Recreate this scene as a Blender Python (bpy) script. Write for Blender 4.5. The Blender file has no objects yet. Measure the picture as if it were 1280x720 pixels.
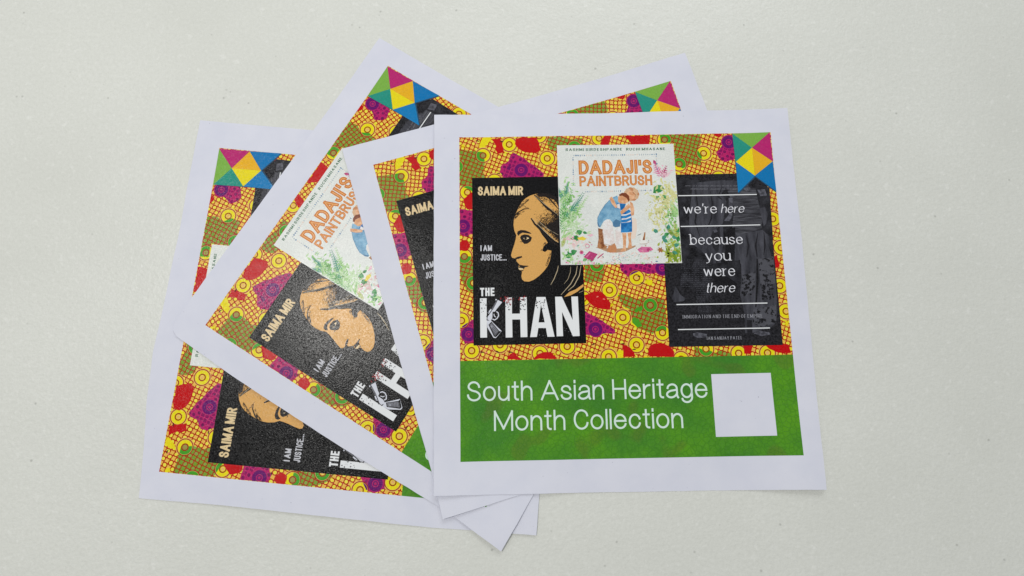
import bpy, bmesh, math, random
import numpy as np
from mathutils import Vector
from mathutils.geometry import tessellate_polygon

R = math.radians
S = bpy.context.scene
C = S.collection

# ------------------------------------------------------------------ camera
cd = bpy.data.cameras.new('camera')
cam = bpy.data.objects.new('camera', cd); C.objects.link(cam)
cd.lens = 20.434; cd.sensor_width = 36; cd.clip_start = 0.01; cd.clip_end = 50
CAM_H = 0.5
cam.location = (0, 0, CAM_H); cam.rotation_euler = (0.16579, 0, 0)
S.camera = cam
cd.dof.use_dof = False

# ------------------------------------------------------------------ light of the room
W = bpy.data.worlds.new('World'); S.world = W; W.use_nodes = True
bg = W.node_tree.nodes['Background']
bg.inputs[0].default_value = (0.93, 0.96, 1.0, 1); bg.inputs[1].default_value = 0.345

def area(name, loc, target, sx, sy, power, col):
    l = bpy.data.lights.new(name, 'AREA'); l.shape = 'RECTANGLE'; l.size = sx; l.size_y = sy
    l.energy = power; l.color = col
    o = bpy.data.objects.new(name, l); C.objects.link(o); o.location = loc
    o.rotation_euler = (Vector(target) - Vector(loc)).to_track_quat('-Z', 'Y').to_euler()
    return o
# ceiling light: the one whose reflection lies on the toner of the middle sheets
area('ceiling_light', (-0.80, 0.38, 2.2), (-0.35, 0.03, 0), 0.27, 0.24, 20.0, (1, 0.985, 0.95))
# window beyond the desk
area('window_light', (0.30, 1.6, 1.15), (0, 0.0, 0), 1.4, 0.9, 11.0, (0.95, 0.98, 1.0))

S.view_settings.view_transform = 'Standard'; S.view_settings.look = 'None'
S.view_settings.exposure = 0.0; S.view_settings.gamma = 1.0
S.view_settings.use_curve_mapping = False

# ------------------------------------------------------------------ materials
def lin(c):
    c = c / 255
    return c / 12.92 if c <= 0.04045 else ((c + 0.055) / 1.055) ** 2.4
def ink(r, g, b, k=1.22):
    return tuple(min(0.9, lin(v) * k) for v in (r, g, b)) + (1,)
def newmat(name):
    m = bpy.data.materials.new(name); m.use_nodes = True
    nt = m.node_tree; p = nt.nodes['Principled BSDF']
    return m, nt, p
def nd(nt, t, **kw):
    n = nt.nodes.new(t)
    for k, v in kw.items(): setattr(n, k, v)
    return n
def mth(nt, op, a, b=None, c=None):
    n = nd(nt, 'ShaderNodeMath', operation=op)
    for i, v in enumerate((a, b, c)):
        if v is None: continue
        if isinstance(v, (int, float)): n.inputs[i].default_value = v
        else: nt.links.new(v, n.inputs[i])
    return n.outputs[0]
def mixc(nt, f, a, b):
    n = nd(nt, 'ShaderNodeMix', data_type='RGBA')
    if isinstance(f, (int, float)): n.inputs[0].default_value = f
    else: nt.links.new(f, n.inputs[0])
    for i, v in ((6, a), (7, b)):
        if isinstance(v, tuple): n.inputs[i].default_value = v
        else: nt.links.new(v, n.inputs[i])
    return n.outputs[2]
def noise(nt, vec, scale, detail=2, rough=.5):
    n = nd(nt, 'ShaderNodeTexNoise'); n.inputs['Scale'].default_value = scale
    n.inputs['Detail'].default_value = detail; n.inputs['Roughness'].default_value = rough
    nt.links.new(vec, n.inputs['Vector']); return n.outputs[0]
def ramp(nt, v, a, b, c0=0.0, c1=1.0):
    n = nd(nt, 'ShaderNodeMapRange'); n.clamp = True
    for i, k in enumerate((a, b, c0, c1), 1): n.inputs[i].default_value = k
    nt.links.new(v, n.inputs[0]); return n.outputs[0]

def toner(nt, p, vec, col, amt=1.0):
    """fused laser toner on rough paper: glossy grains standing at all angles, fine mottling of the colour"""
    g = noise(nt, vec, 1000, 2, .75)
    m = ramp(nt, noise(nt, vec, 900, 2, .7), .3, .7, .90, 1.10)
    mul = nd(nt, 'ShaderNodeVectorMath', operation='SCALE')
    if isinstance(col, tuple):
        mul.inputs[0].default_value = col[:3]
    else: nt.links.new(col, mul.inputs[0])
    nt.links.new(m, mul.inputs['Scale'])
    nt.links.new(mul.outputs[0], p.inputs['Base Color'])
    b = nd(nt, 'ShaderNodeBump'); b.inputs['Strength'].default_value = .75 * amt
    b.inputs['Distance'].default_value = 0.00018
    nt.links.new(g, b.inputs['Height']); nt.links.new(b.outputs[0], p.inputs['Normal'])
    p.inputs['Roughness'].default_value = .22
    # fused grains are glossy, the pits between them are not
    nt.links.new(ramp(nt, noise(nt, vec, 950, 2, .6), .38, .62, .09, .44), p.inputs['Specular IOR Level'])

def obj_vec(nt):
    return nd(nt, 'ShaderNodeTexCoord').outputs['Object']

MAT = {}
def I(name, r, g, b):
    """a printed ink of one colour"""
    key = (name, r, g, b)
    if key in MAT: return MAT[key]
    m, nt, p = newmat(name)
    if min(r, g, b) > 195:          # hardly any toner: bare paper
        p.inputs['Base Color'].default_value = ink(r, g, b, 1.1); p.inputs['Roughness'].default_value = .8; p.inputs['Specular IOR Level'].default_value = .2
    else: toner(nt, p, obj_vec(nt), ink(r, g, b))
    MAT[key] = m
    return m

def paper_mat():
    m, nt, p = newmat('white_paper')
    v = obj_vec(nt)
    fi = ramp(nt, noise(nt, v, 35, 3, .6), .35, .65)
    c = mixc(nt, fi, (.745, .755, .845, 1), (.785, .79, .87, 1))
    # a few specks of lint
    sp = ramp(nt, noise(nt, v, 420, 1, .5), .79, .82)
    c = mixc(nt, mth(nt, 'MULTIPLY', sp, .45), c, (.25, .25, .3, 1))
    nt.links.new(c, p.inputs['Base Color'])
    b = nd(nt, 'ShaderNodeBump'); b.inputs['Strength'].default_value = .25; b.inputs['Distance'].default_value = .0002
    nt.links.new(noise(nt, v, 260, 4, .7), b.inputs['Height'])
    b2 = nd(nt, 'ShaderNodeBump'); b2.inputs['Strength'].default_value = .35; b2.inputs['Distance'].default_value = .0022
    nt.links.new(noise(nt, v, 13, 1, .4), b2.inputs['Height']); nt.links.new(b.outputs[0], b2.inputs['Normal'])
    nt.links.new(b2.outputs[0], p.inputs['Normal'])
    p.inputs['Roughness'].default_value = .85; p.inputs['Specular IOR Level'].default_value = .25
    return m
PAPER = paper_mat()

PX = .00069           # size of one weave unit, metres
def cloth_pattern(name, kind):
    """wax-print net: a slanted mesh with rings and stars in turn, rotated 20 degrees"""
    m, nt, p = newmat(name)
    v = obj_vec(nt)
    rot = nd(nt, 'ShaderNodeVectorRotate', rotation_type='Z_AXIS'); rot.inputs['Angle'].default_value = R(-25)
    # a small wobble, it is drawn by hand
    nz = nd(nt, 'ShaderNodeTexNoise'); nz.inputs['Scale'].default_value = 70; nz.inputs['Detail'].default_value = 0
    nt.links.new(v, nz.inputs['Vector'])
    w = nd(nt, 'ShaderNodeVectorMath', operation='SCALE'); nt.links.new(nz.outputs[1], w.inputs[0]); w.inputs['Scale'].default_value = .0022
    ad = nd(nt, 'ShaderNodeVectorMath', operation='ADD'); nt.links.new(v, ad.inputs[0]); nt.links.new(w.outputs[0], ad.inputs[1])
    nt.links.new(ad.outputs[0], rot.inputs['Vector'])
    sc = nd(nt, 'ShaderNodeVectorMath', operation='SCALE'); nt.links.new(rot.outputs[0], sc.inputs[0])
    sc.inputs['Scale'].default_value = 1 / .00530
    sp = nd(nt, 'ShaderNodeSeparateXYZ'); nt.links.new(sc.outputs[0], sp.inputs[0])
    a, b = sp.outputs[0], sp.outputs[1]
    fa = mth(nt, 'SUBTRACT', mth(nt, 'FRACT', mth(nt, 'ADD', a, .5)), .5)
    fb = mth(nt, 'SUBTRACT', mth(nt, 'FRACT', mth(nt, 'ADD', b, .5)), .5)
    d = mth(nt, 'SQRT', mth(nt, 'ADD', mth(nt, 'MULTIPLY', fa, fa), mth(nt, 'MULTIPLY', fb, fb)))
    s1 = mth(nt, 'ABSOLUTE', mth(nt, 'SUBTRACT', mth(nt, 'FRACT', mth(nt, 'ADD', a, b)), .5))
    s2 = mth(nt, 'ABSOLUTE', mth(nt, 'SUBTRACT', mth(nt, 'FRACT', mth(nt, 'SUBTRACT', a, b)), .5))
    ln = mth(nt, 'MINIMUM', s1, s2)
    line = ramp(nt, ln, .065, .10, 1, 0)
    ring = mth(nt, 'MULTIPLY', ramp(nt, d, .26, .29), ramp(nt, d, .42, .46, 1, 0))
    fill = ramp(nt, d, .26, .29, 1, 0)
    net = mth(nt, 'MAXIMUM', line, ring)
    net = mth(nt, 'MULTIPLY', net, mth(nt, 'SUBTRACT', 1, fill))
    # open places where the net is missing and the yellow shows
    gap = noise(nt, v, 62, 1, .5)
    open_ = ramp(nt, gap, .665, .675)
    pal = {
      'ground': ((246, 178, 74), (250, 212, 66), (168, 16, 0), (230, 208, 14)),
      'green': ((112, 150, 40), (128, 156, 62), (158, 44, 8), (66, 150, 30)),
      'purple': ((174, 26, 92), (104, 6, 74), (176, 28, 98), (96, 8, 88)),
    }[kind]
    base, dot, netc, op = [ink(*q) for q in pal]
    # in the purple overprint the net is light and the rings hold dark dots
    c = mixc(nt, fill, base, dot)
    if kind == 'purple':
        star = mth(nt, 'MULTIPLY', mth(nt, 'SUBTRACT', 1, net), ramp(nt, noise(nt, v, 120, 1), .45, .5))
        c = mixc(nt, star, c, ink(128, 10, 84))
    c = mixc(nt, net, c, netc)
    c = mixc(nt, mth(nt, 'MULTIPLY', open_, .95), c, op)
    # ring outlines survive a little in the open places
    c = mixc(nt, mth(nt, 'MULTIPLY', mth(nt, 'MULTIPLY', open_, ramp(nt, gap, .69, .68)), ring), c, netc)
    toner(nt, p, v, c)
    return m
M_GROUND = cloth_pattern('wax_print_net', 'ground')
M_GREENNET = cloth_pattern('wax_print_green', 'green')
M_PURPLENET = cloth_pattern('wax_print_purple', 'purple')

def banner_mat():
    m, nt, p = newmat('green_banner_ink')
    v = obj_vec(nt)
    a = ramp(nt, noise(nt, v, 20, 3, .6), .35, .65)
    c = mixc(nt, a, ink(62, 124, 38), ink(84, 146, 26))
    b = ramp(nt, noise(nt, v, 32, 1, .5), .60, .66)
    c = mixc(nt, mth(nt, 'MULTIPLY', b, .35), c, ink(90, 95, 40))
    # the net of the cloth faintly showing through
    vo = nd(nt, 'ShaderNodeTexVoronoi', feature='DISTANCE_TO_EDGE'); vo.inputs['Scale'].default_value = 230
    nt.links.new(v, vo.inputs['Vector'])
    e = ramp(nt, vo.outputs['Distance'], .04, .12, .35, 0)
    c = mixc(nt, e, c, ink(52, 108, 28))
    toner(nt, p, v, c)
    return m
M_BANNER = banner_mat()

def mottled(name, c0, c1, scale, lo=.4, hi=.6, extra=None):
    m, nt, p = newmat(name)
    v = obj_vec(nt)
    if extra == 'knit':
        mp = nd(nt, 'ShaderNodeMapping'); mp.inputs['Scale'].default_value = (.12, 1.2, 1); nt.links.new(v, mp.inputs[0]); v2 = mp.outputs[0]
    elif extra == 'drape':
        mp = nd(nt, 'ShaderNodeMapping'); mp.inputs['Scale'].default_value = (1.2, .25, 1); nt.links.new(v, mp.inputs[0]); v2 = mp.outputs[0]
    else: v2 = v
    f = ramp(nt, noise(nt, v2, scale, 3, .6), lo, hi)
    toner(nt, p, v, mixc(nt, f, ink(*c0), ink(*c1)))
    return m

def desk_mat():
    m, nt, p = newmat('speckled_desk_laminate')
    v = obj_vec(nt)
    c = mixc(nt, ramp(nt, noise(nt, v, 6, 3, .6), .3, .7), (.76, .765, .70, 1), (.82, .825, .76, 1))
    c = mixc(nt, ramp(nt, noise(nt, v, 330, 3, .7), .35, .7, 0, .5), c, (.68, .685, .62, 1))
    c = mixc(nt, ramp(nt, noise(nt, v, 150, 2, .6), .60, .75, 0, .6), c, (.88, .88, .82, 1))
    # scattered dark specks
    vo = nd(nt, 'ShaderNodeTexVoronoi'); vo.inputs['Scale'].default_value = 95; nt.links.new(v, vo.inputs['Vector'])
    s = mth(nt, 'MULTIPLY', ramp(nt, vo.outputs['Distance'], .05, .14, 1, 0), ramp(nt, noise(nt, v, 44, 1), .60, .66))
    c = mixc(nt, mth(nt, 'MULTIPLY', s, .42), c, (.24, .24, .21, 1))
    nt.links.new(c, p.inputs['Base Color'])
    h = mth(nt, 'ADD', noise(nt, v, 420, 2, .6), mth(nt, 'MULTIPLY', noise(nt, v, 130, 2, .5), 1.2))
    b = nd(nt, 'ShaderNodeBump'); b.inputs['Strength'].default_value = .55; b.inputs['Distance'].default_value = .0005
    nt.links.new(h, b.inputs['Height']); nt.links.new(b.outputs[0], p.inputs['Normal'])
    p.inputs['Roughness'].default_value = .38; p.inputs['Specular IOR Level'].default_value = .45
    return m

# ------------------------------------------------------------------ the desk
def make_desk():
    bm = bmesh.new()
    bmesh.ops.create_cube(bm, size=1)
    bmesh.ops.scale(bm, vec=(2.4, 1.5, .03), verts=bm.verts)
    bmesh.ops.bevel(bm, geom=[e for e in bm.edges], offset=.003, segments=2, affect='EDGES')
    bmesh.ops.translate(bm, vec=(0, 0, -.015), verts=bm.verts)
    me = bpy.data.meshes.new('desk'); bm.to_mesh(me); bm.free()
    o = bpy.data.objects.new('desk', me); C.objects.link(o); me.materials.append(desk_mat())
    o['kind'] = 'structure'
make_desk()

# ------------------------------------------------------------------ how the four sheets lie
GAP = .0006
LIFT0 = .0003
WHOLE = [(-22.5, 23), (302.5, 23), (302.5, -312.5), (-22, -311.5)]
SHEETS = [  # bottom of the pile first: angle, x, y (mm), outline (mm)
  dict(key='D', a=1.47663, x=-292.09, y=-70.66, out=[(-22.3, 12.7), (17.6, 16.7), (56.5, 21.9), (96.8, 24.6), (138.7, 23.2), (174.3, 22.9), (207.2, 22.0), (240.5, 22.8), (270.9, 22.5), (308.9, 22.2), (309.4, -53.3), (310, -312.5), (250, -314.5), (-20, -315.1), (-22.4, -230), (-21.1, -64.6), (-21.5, -31.4)]),
  dict(key='C', a=1.01962, x=-264.18, y=50.96, out=[(-20.6, 16), (-18.2, 21.5), (-12.5, 24.2), (14, 24.9), (160, 23.4), (303.5, 22.5), (304, -150), (303.5, -313), (140, -312.5), (-22.4, -313.6), (-19.9, -263), (-22.8, -150), (-22.9, -45)]),
  dict(key='B', a=.29093, x=-125.35, y=196.18, out=[(-23.2, 23), (137.3, 21.8), (306.0, 22.8), (307.5, -34.4), (304, -312.5), (140, -311), (-21.1, -310.8), (-20, -272.8), (-22.4, -120)]),
  dict(key='A', a=.01874, x=-48.03, y=222.49, out=[(-22.8, 22.4), (140, 22.0), (301.6, 23.2), (303.1, -94.2), (301.9, -206.9), (300.4, -312.7), (134.5, -312.1), (-21.7, -311.4), (-22.6, -150)]),
]
def smooth(t):
    t = np.clip(t, 0, 1); return t * t * (3 - 2 * t)
def sdist(P, poly):
    """signed distance, positive inside; P (n,2), poly (m,2)"""
    P = np.asarray(P, float); best = np.full(len(P), 1e9); ins = np.zeros(len(P), bool)
    m = len(poly)
    for i in range(m):
        a = poly[i]; b = poly[(i + 1) % m]; ab = b - a
        t = np.clip(((P - a) @ ab) / (ab @ ab), 0, 1)
        dd = np.hypot(*(P - a - t[:, None] * ab).T); best = np.minimum(best, dd)
        c = (a[1] > P[:, 1]) != (b[1] > P[:, 1])
        with np.errstate(divide='ignore', invalid='ignore'):
            xi = a[0] + (P[:, 1] - a[1]) * ab[0] / (ab[1] if ab[1] else 1e-12)
        ins ^= c & (P[:, 0] < xi)
    return np.where(ins, best, -best)
for k, s in enumerate(SHEETS):
    z = LIFT0 + GAP * k
    s['f'] = (CAM_H - z) / CAM_H
    s['loc'] = np.array([s['x'], s['y']]) * .001 * s['f']
    s['rot'] = np.array([[math.cos(s['a']), -math.sin(s['a'])], [math.sin(s['a']), math.cos(s['a'])]])
    s['world'] = (np.array(s['out']) * .001 * s['f']) @ s['rot'].T + s['loc']
def to_world(s, L):            # L in metres (already scaled)
    return np.asarray(L) @ s['rot'].T + s['loc']
def curl(k, P):
    """own lift of sheet k over what carries it (metres), P in world"""
    s = SHEETS[k]
    L = (P - s['loc']) @ s['rot'] / .001 / s['f']        # local mm
    x, y = L[:, 0], L[:, 1]
    z = np.zeros(len(P))
    def corner(cx, cy, r, h):
        d = np.hypot(x - cx, y - cy); return h * smooth(1 - d / r) ** 1.3
    key = s['key']
    if key == 'D':
        z += .0012 * smooth(1 - (x + 22) / 60) * smooth(1 - abs(y + 120) / 170)
        z += corner(-22, -315, 60, .0014) + corner(305, 22, 80, .0010)
    if key == 'C':
        z += corner(-22, -313, 80, .0022) + corner(-22, 24, 60, .0003)
        z += .0030 * smooth(1 - np.hypot(x - 60, y + 110) / 170)
        z += corner(303, 22, 80, .0016)
    if key == 'B':
        z += corner(-22, -311, 80, .0016) + corner(306, 22, 100, .0028) + corner(-22, 22, 70, .0010)
    if key == 'A':
        z += .0014 * smooth(1 - (x + 22) / 45)
        z += corner(302, -312, 90, .0032) + corner(-22, -311, 60, .0008) + corner(302, 22, 80, .0012)
        z += .0010 * smooth(1 - (304 - x) / 60)
    return z
def height(k, P):
    z = np.full(len(P), LIFT0)
    for j in range(k):
        sd = sdist(P, SHEETS[j]['world'])
        z += smooth(1 + sd / .034) * (GAP + curl(j, P))
    return z + curl(k, P)

CELL = 6.0     # mm, the folding net all layers share
N0, N1 = -7, 54
def make_net(k):
    s = SHEETS[k]
    n = np.arange(N0, N1 + 1) * CELL
    X, Y = np.meshgrid(n, -n[::-1] + 0, indexing='ij')       # x mm, y mm (negative down)
    Yv = -n[::-1]
    P = np.c_[X.ravel(), Y.ravel()] * .001 * s['f']
    Z = height(k, to_world(s, P)).reshape(X.shape)
    e = 1e-3
    Zx = (height(k, to_world(s, P + [e, 0])) - height(k, to_world(s, P - [e, 0]))).reshape(X.shape) / (2 * e)
    Zy = (height(k, to_world(s, P + [0, e])) - height(k, to_world(s, P - [0, e]))).reshape(X.shape) / (2 * e)
    s['net'] = (n[0], Yv[0], Z, Zx, Zy)
def sample(k, V):
    """height and slope at local mm points, linear on the triangles of the net"""
    x0, y0, Z, Zx, Zy = SHEETS[k]['net']
    u = (V[:, 0] - x0) / CELL; v = (V[:, 1] - y0) / CELL
    i = np.clip(np.floor(u).astype(int), 0, Z.shape[0] - 2); j = np.clip(np.floor(v).astype(int), 0, Z.shape[1] - 2)
    fu = u - i; fv = v - j; lo = fu + fv <= 1
    def tri(A):
        a, b, c, d = A[i, j], A[i + 1, j], A[i, j + 1], A[i + 1, j + 1]
        return np.where(lo, a + (b - a) * fu + (c - a) * fv, d + (c - d) * (1 - fu) + (b - d) * (1 - fv))
    return tri(Z), tri(Zx), tri(Zy)
for k in range(4): make_net(k)

# ------------------------------------------------------------------ drawing kit (flat print, millimetres on the sheet)
HOM = [0.7606931959375574, -0.003048432093666089, -436.2140654094508, -0.014251456987107735, -0.806353106175294, 147.07540767215292, -2.8253046895798166e-08, 0.0002511225229337508]
def mm(u, v):
    """tracing units -> millimetres on the poster"""
    w = HOM[6] * u + HOM[7] * v + 1
    return ((HOM[0] * u + HOM[1] * v + HOM[2]) / w, (HOM[3] * u + HOM[4] * v + HOM[5]) / w)
def zoomed(ox, oy, k, pts):
    return [mm(ox + x / k, oy + y / k) for x, y in pts]
def traced(pts): return [mm(*p) for p in pts]

class Art:
    """one printed element: many flat shapes, painter's order, one mesh"""
    def __init__(self, name, parent, z, label=None, stuff=False):
        self.name, self.parent, self.z, self.label, self.stuff = name, parent, z, label, stuff
        self.v = []; self.f = []; self.mi = []; self.mats = []; self.zc = 0; self.nb = 0; self.sm = False
    def slot(self, m):
        if m not in self.mats: self.mats.append(m)
        return self.mats.index(m)
    def poly(self, pts, mat, z=None):
        if z is None: z = self.next(len(pts) < 8 and self.stuff)
        vs = [Vector((x, y, 0)) for x, y in pts]
        b = len(self.v); self.v += [(x, y, z) for x, y in pts]
        for t in tessellate_polygon([vs]): self.f.append([b + i for i in t]); self.mi.append(self.slot(mat))
        return self
    def next(self, small):
        """height of the next shape, micrometres: big shapes stack up, small marks take turns on ten levels"""
        if small:
            if not self.sm: self.zc += .4
            self.sm = True; self.nb += 1; return self.zc + (self.nb % 10) * .25
        if self.sm: self.zc += 2.6
        self.sm = False; z = self.zc; self.zc += .3; return z
    def quad(self, q, mat):
        b = len(self.v); self.v += [(x, y, self.zc) for x, y in q]; self.f.append([b, b + 1, b + 2, b + 3]); self.mi.append(self.slot(mat))
    def stroke(self, path, w, mat, cap=0.0, nib=None, taper=None):
        P = [Vector(p) for p in path]
        Q = [P[0]]
        for p in P[1:]:
            if (p - Q[-1]).length > 1e-4: Q.append(p)
        P = Q
        if len(P) < 2: return self
        if cap:
            P[0] = P[0] + (P[0] - P[1]).normalized() * cap; P[-1] = P[-1] + (P[-1] - P[-2]).normalized() * cap
        n = len(P); closed = (P[0] - P[-1]).length < 1e-3 and n > 3
        L = []; Rr = []
        for i in range(n):
            if closed and i in (0, n - 1): d0 = (P[-1] - P[-2]).normalized(); d1 = (P[1] - P[0]).normalized()
            else:
                d0 = (P[i] - P[i - 1]).normalized() if i else (P[1] - P[0]).normalized()
                d1 = (P[i + 1] - P[i]).normalized() if i < n - 1 else d0
            d = d0 + d1
            d = d.normalized() if d.length > 1e-6 else d0
            nr = Vector((-d.y, d.x)); c = max(.45, nr.dot(Vector((-d0.y, d0.x))))
            ww = w
            if nib is not None:
                th = math.atan2(d.y, d.x); ww = w * (.34 + .66 * abs(math.sin(th - nib)))
            if taper: ww = w * taper(i / (n - 1))
            L.append(P[i] + nr * ww / 2 / c); Rr.append(P[i] - nr * ww / 2 / c)
        b = len(self.v); s = self.slot(mat); z = self.next(True)
        for i, (l, r) in enumerate(zip(L, Rr)): self.v += [(l.x, l.y, z + .22 * i / n), (r.x, r.y, z + .22 * i / n)]
        for i in range(n - 1):
            self.f.append([b + 2 * i, b + 2 * i + 1, b + 2 * i + 3, b + 2 * i + 2]); self.mi.append(s)
        return self
    def disc(self, c, r, mat, n=20, ry=None):
        ry = ry or r
        return self.poly([(c[0] + r * math.cos(2 * math.pi * i / n), c[1] + ry * math.sin(2 * math.pi * i / n)) for i in range(n)], mat)
    def ring(self, c, r, w, mat, n=24):
        return self.stroke([(c[0] + r * math.cos(2 * math.pi * i / n), c[1] + r * math.sin(2 * math.pi * i / n)) for i in range(n + 1)], w, mat)
    def proto(self):
        """cut along the folding net once"""
        bm = bmesh.new(); vs = [bm.verts.new(p) for p in self.v]
        for f, m in zip(self.f, self.mi):
            try: g = bm.faces.new([vs[i] for i in f]); g.material_index = m
            except ValueError: pass
        bm.normal_update()
        flip = [g for g in bm.faces if g.normal.z < 0]
        bmesh.ops.reverse_faces(bm, faces=flip)
        xs = [p[0] for p in self.v]; ys = [p[1] for p in self.v]; ds = [p[0] + p[1] for p in self.v]
        def cut(lo, hi, no, mk):
            for q in range(math.floor(lo / CELL) + 1, math.ceil(hi / CELL)):
                bmesh.ops.bisect_plane(bm, geom=list(bm.verts) + list(bm.edges) + list(bm.faces), dist=1e-5, plane_co=mk(q * CELL), plane_no=no)
        cut(min(xs), max(xs), (1, 0, 0), lambda t: (t, 0, 0))
        cut(min(ys), max(ys), (0, 1, 0), lambda t: (0, t, 0))
        cut(min(ds), max(ds), (1, 1, 0), lambda t: (t, 0, 0))
        bm.verts.index_update()
        V = np.array([v.co[:] for v in bm.verts]); F = [[v.index for v in f.verts] for f in bm.faces]; MI = [f.material_index for f in bm.faces]
        bm.free()
        self.p = (V, F, MI)

ARTS = []
def art(name, parent, z, label=None, stuff=False):
    a = Art(name, parent, z, label, stuff); ARTS.append(a); return a

# ---- stroke alphabet: skeletons, x from 0 to advance width, y 0 baseline to 1 cap height, .72 x-height
GL = {
 'A': (.86, ["0 0 .43 1", ".43 1 .86 0", ".16 .33 .70 .33"]),
 'B': (.66, ["0 0 0 1", "0 1 .32 1 Q .62 1 .62 .77 Q .62 .54 .32 .54 .02 .54", ".3 .54 Q .68 .54 .68 .27 Q .68 0 .34 0 .02 0"]),
 'C': (.68, [".68 .72 Q .66 1 .36 1 Q 0 1 0 .5 Q 0 0 .36 0 Q .66 0 .68 .3"]),
 'D': (.70, ["0 0 0 1", "0 1 .28 1 Q .70 1 .70 .5 Q .70 0 .28 0 .02 0"]),
 'E': (.56, ["0 0 0 1", "0 1 .55 1", "0 .52 .50 .52", "0 0 .56 0"]),
 'F': (.52, ["0 0 0 1", "0 1 .53 1", "0 .5 .46 .5"]),
 'G': (.72, [".68 .72 Q .64 1 .36 1 Q 0 1 0 .5 Q 0 0 .38 0 Q .72 0 .72 .34 .72 .46 .42 .46"]),
 'H': (.66, ["0 0 0 1", ".66 0 .66 1", "0 .52 .66 .52"]),
 'I': (.0, ["0 0 0 1"]),
 'J': (.42, [".42 1 .42 .26 Q .42 0 .22 0 Q 0 0 0 .26"]),
 'K': (.66, ["0 0 0 1", ".62 1 .02 .38", ".22 .58 .66 0"]),
 'L': (.50, ["0 1 0 0", "0 0 .50 0"]),
 'M': (.92, ["0 0 0 1", "0 1 .46 .08", ".46 .08 .92 1", ".92 1 .92 0"]),
 'N': (.68, ["0 0 0 1", "0 1 .68 0", ".68 0 .68 1"]),
 'O': (.76, [".38 1 Q 0 1 0 .5 Q 0 0 .38 0 Q .76 0 .76 .5 Q .76 1 .38 1"]),
 'P': (.62, ["0 0 0 1", "0 1 .32 1 Q .63 1 .63 .73 Q .63 .46 .32 .46 .02 .46"]),
 'R': (.66, ["0 0 0 1", "0 1 .34 1 Q .64 1 .64 .75 Q .64 .5 .34 .5 .02 .5", ".36 .48 .66 0"]),
 'S': (.64, [".60 .74 Q .58 1 .31 1 Q .03 1 .03 .75 Q .03 .57 .33 .51 Q .64 .45 .64 .25 Q .64 0 .33 0 Q .01 0 0 .28"]),
 'T': (.66, [".33 0 .33 1", "0 1 .66 1"]),
 'U': (.66, ["0 1 0 .32 Q 0 0 .33 0 Q .66 0 .66 .32 .66 1"]),
 'Y': (.70, ["0 1 .35 .45", ".70 1 .35 .45", ".35 .45 .35 0"]),
 '.': (.0, ["0 0 0 .06"]), "'": (.0, ["0 .74 0 1"]), "’": (.06, [".06 1 Q .08 .86 0 .78"]),
 'a': (.58, [".05 .52 Q .07 .72 .31 .72 Q .55 .72 .55 .5 .55 .16 Q .55 .04 .60 0", ".54 .43 Q .48 .40 .28 .38 Q 0 .34 0 .17 Q 0 0 .22 0 Q .48 0 .55 .24"]),
 'b': (.58, ["0 0 0 1", "0 .36 Q 0 .72 .29 .72 Q .58 .72 .58 .36 Q .58 0 .29 0 Q 0 0 0 .36"]),
 'c': (.54, [".54 .50 Q .50 .72 .29 .72 Q 0 .72 0 .36 Q 0 0 .29 0 Q .50 0 .54 .24"]),
 'e': (.58, [".02 .39 .58 .39 Q .58 .72 .29 .72 Q 0 .72 0 .36 Q 0 0 .30 0 Q .52 0 .57 .21"]),
 'g': (.56, [".56 .36 Q .56 .72 .28 .72 Q 0 .72 0 .36 Q 0 0 .28 0 Q .56 0 .56 .36", ".56 .72 .56 .02 Q .56 -.27 .28 -.27 Q .05 -.27 .03 -.09"]),
 'h': (.52, ["0 0 0 1", "0 .38 Q .02 .72 .28 .72 Q .52 .72 .52 .44 .52 0"]),
 'i': (.0, ["0 0 0 .72", "0 .92 0 1"]),
 'l': (.0, ["0 0 0 1"]),
 'n': (.52, ["0 0 0 .72", "0 .38 Q .02 .72 .28 .72 Q .52 .72 .52 .44 .52 0"]),
 'o': (.60, [".30 .72 Q 0 .72 0 .36 Q 0 0 .30 0 Q .60 0 .60 .36 Q .60 .72 .30 .72"]),
 'r': (.30, ["0 0 0 .72", "0 .38 Q .03 .72 .31 .70"]),
 's': (.50, [".47 .53 Q .45 .72 .24 .72 Q .02 .72 .02 .54 Q .02 .41 .25 .37 Q .50 .32 .50 .19 Q .50 0 .26 0 Q .01 0 0 .2"]),
 't': (.28, [".13 .96 .13 .16 Q .13 0 .28 .01", "0 .72 .28 .72"]),
 'u': (.52, ["0 .72 0 .28 Q 0 0 .24 0 Q .50 0 .52 .34", ".52 .72 .52 0"]),
 'w': (.86, ["0 .72 .23 0", ".23 0 .43 .66", ".43 .66 .65 0", ".65 0 .86 .72"]),
 'y': (.56, ["0 .72 .29 0", ".56 .72 .26 -.14 Q .19 -.29 .02 -.25"]),
 ' ': (.14, []), '-': (.3, ["0 .4 .3 .4"]),
}
def skel(s):
    t = s.split(); out = []; i = 0
    while i < len(t):
        if t[i] == 'Q':
            c = (float(t[i + 1]), float(t[i + 2])); e = (float(t[i + 3]), float(t[i + 4])); a = out[-1]
            # an elliptic quarter through the corner c
            for q in range(1, 8):
                h = q / 7 * math.pi / 2; sn, cs = math.sin(h), math.cos(h)
                out.append((a[0] + (c[0] - a[0]) * sn + (e[0] - c[0]) * (1 - cs), a[1] + (c[1] - a[1]) * sn + (e[1] - c[1]) * (1 - cs)))
            i += 5
        else: out.append((float(t[i]), float(t[i + 1]))); i += 2
    return out
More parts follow.
